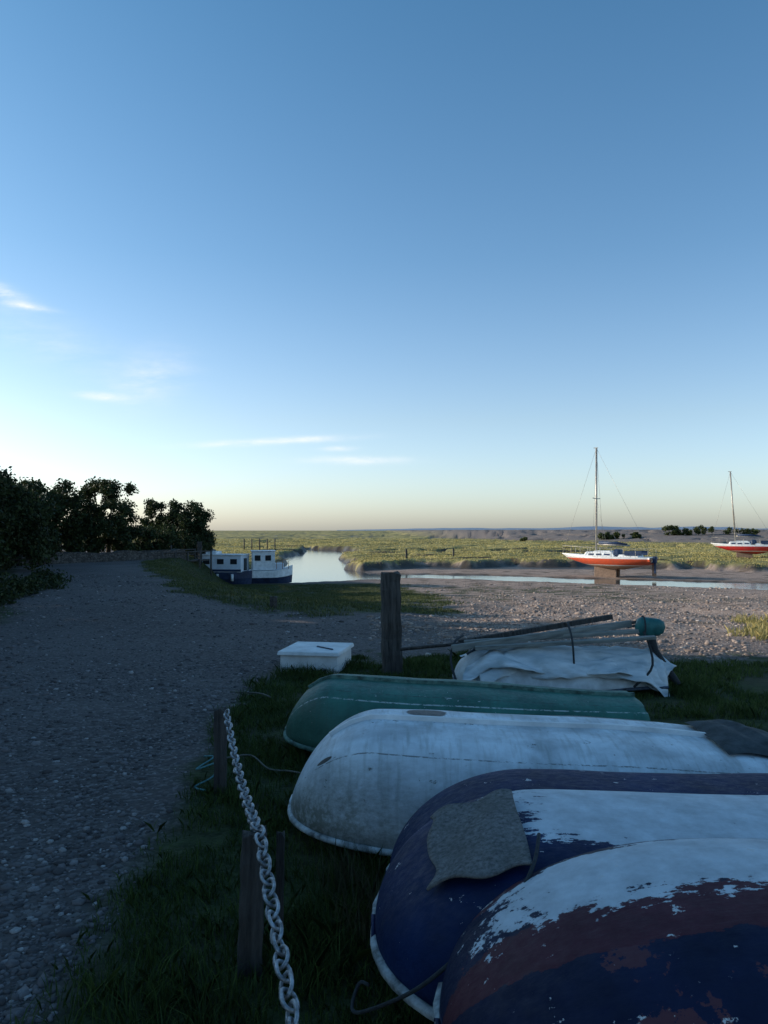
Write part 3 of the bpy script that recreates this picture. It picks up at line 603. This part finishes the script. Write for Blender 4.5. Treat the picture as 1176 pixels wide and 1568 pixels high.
box('cabin',(-.45,0,1.5),(1.5,1.5,1.25),white_p,h2,bevel=.04); box('roof',(-.45,0,2.16),(1.65,1.65,.06),hw,h2,bevel=.02)
box('fore_cabin',(.6,0,1.1),(.6,1.1,.45),hw,h2,bevel=.04)
for x_ in(-.85,-.15): box('window',(x_,-.76,1.7),(.38,.03,.36),gl,h2)
box('door',(.31,-.2,1.8),(.03,.5,.5),gl,h2)
tubes('handrail',[([(x_,-.8,.95),(x_,-.8,1.5)],.02) for x_ in(.4,.8,1.2)]+[([(.4,-.8,1.5),(1.2,-.65,1.6)],.02)],orange,h2)
# jetty
j=empty('wooden_jetty'); L_=[]
for i in range(6):
    x_=-14.2+i*.46; y_=43.2+i*1.05; z_=Hf(x_,y_); L_.append(([(x_,y_,z_-.3),(x_,y_,.45 if i%3 else .7)],.05)); 
    L_.append(([(x_+1.1,y_-.4,-1.7),(x_+1.1,y_-.4,.35)],.06))
L_.append(([(-14.2,43.2,.4),(-11.9,48.5,.4)],.035)); L_.append(([(-14.2,43.2,.1),(-11.9,48.5,.1)],.035)); L_.append(([(-13.1,42.8,.3),(-10.8,48.1,.3)],.035))
tubes('posts_and_rails',L_,timber,j,6)
o_=box('deck',(-12.5,45.6,-.25),(1.0,5.8,.08),timber,j); o_.rotation_euler=(0,0,R(-23.5))
post('mooring_pile',-11.75,49,.30,1.35,timber)
for x_,y_ in((2.2,75.5),(7.5,83),(-11.5,75)): post('marker_post',x_,y_,.16,.9,timber)
for i in range(5): tube('groyne_post',[( -20+i*1.1,110,-1.5),(-20+i*1.1,110,.4)],.09,timber,None,6)
# ---------------------------------------------------------------- light, sky, camera
AZ=-77; EL=17
w=bpy.data.worlds.new('World'); sc.world=w; w.use_nodes=True; T=M.__new__(M); T.t=w.node_tree
sky=T.nd('ShaderNodeTexSky'); sky.sky_type='NISHITA'; sky.sun_disc=False; sky.sun_elevation=R(EL); sky.sun_rotation=R(AZ); sky.air_density=1.0; sky.dust_density=1.1; sky.ozone_density=1.6
g=T.nd('ShaderNodeTexCoord').outputs['Generated']; S=T.sep(g); ysafe=T.ma('MAXIMUM',S[1],.05); px=T.ma('DIVIDE',S[0],ysafe); pz=T.ma('DIVIDE',S[2],ysafe)
cr=T.nd('ShaderNodeValToRGB'); T.put(cr.inputs[0],T.ma('MAXIMUM',S[2],0)); r_=cr.color_ramp; r_.elements[0].position=0; r_.elements[0].color=(.66,.75,1.02,1); r_.elements[1].position=.57; r_.elements[1].color=(.31,.53,.63,1)
for ps,cc in((.06,(.66,.72,.88)),(.14,(.62,.66,.73)),(.33,(.43,.58,.67))): el_=r_.elements.new(ps); el_.color=(*cc,1)
skc=T.mix(1,sky.outputs[0],T.mix(1,cr.outputs[0],(2,2,2),'MULTIPLY'),'MULTIPLY')
cb=T.nd('ShaderNodeCombineXYZ'); T.put(cb.inputs[0],px); T.put(cb.inputs[1],pz)
wn=T.noise(T.mp(cb.outputs[0],(9,42,1)),1.0,7,.62); wn2=T.noise(T.mp(cb.outputs[0],(30,60,1)),1.0,6,.6)
tot=None
for cx,cz,rx,rz,am,sl in((-.505,.312,.035,.010,1.2,-.35),(-.457,.29,.028,.0035,.9,-.15),(-.305,.198,.045,.030,.45,.2),(-.37,.174,.035,.0055,.7,-.12),(-.147,.1155,.085,.0040,1.3,.05),(-.035,.091,.06,.005,.8,0),(-.062,.106,.02,.003,1.0,0),(-.45,.25,.12,.03,.22,-.3)):
    dx=T.ma('SUBTRACT',px,cx); dz=T.ma('SUBTRACT',T.ma('SUBTRACT',pz,cz),T.ma('MULTIPLY',dx,sl)); dx=T.ma('DIVIDE',dx,rx); dz=T.ma('DIVIDE',dz,rz)
    e_=T.ma('MULTIPLY',T.ma('EXPONENT',T.ma('MULTIPLY',T.ma('ADD',T.ma('MULTIPLY',dx,dx),T.ma('MULTIPLY',dz,dz)),-1)),am); tot=e_ if tot is None else T.ma('ADD',tot,e_)
f=T.ma('MULTIPLY',tot,T.rng(wn,.3,.62)); f=T.ma('MULTIPLY',f,T.rng(wn2,.3,.6,.5,1)); f=T.ma('MINIMUM',T.ma('MULTIPLY',f,T.rng(S[1],.05,.2)),.9)
cl=T.mix(f,skc,(6.9,7.1,7.2))
bg=w.node_tree.nodes['Background']; w.node_tree.links.new(cl,bg.inputs[0]); bg.inputs[1].default_value=.15
sd=bpy.data.lights.new('sun','SUN'); sd.energy=5.0; sd.angle=R(.5); sd.color=(1,.90,.76); so=link(bpy.data.objects.new('sun',sd))
dv=Vector((math.sin(R(AZ))*math.cos(R(EL)),math.cos(R(AZ))*math.cos(R(EL)),math.sin(R(EL)))); so.rotation_euler=dv.to_track_quat('Z','Y').to_euler(); so.location=(-20,0,20)
cd=bpy.data.cameras.new('camera'); cam=link(bpy.data.objects.new('camera',cd)); cam.location=(0,0,1.6); cam.rotation_euler=(R(90),0,0)
cd.sensor_fit='HORIZONTAL'; cd.sensor_width=36; cd.lens=36*1178/1176; cd.shift_y=28/1176; cd.clip_start=.05; cd.clip_end=20000
sc.camera=cam
sc.view_settings.view_transform='Standard'; sc.view_settings.look='None'; sc.view_settings.exposure=0
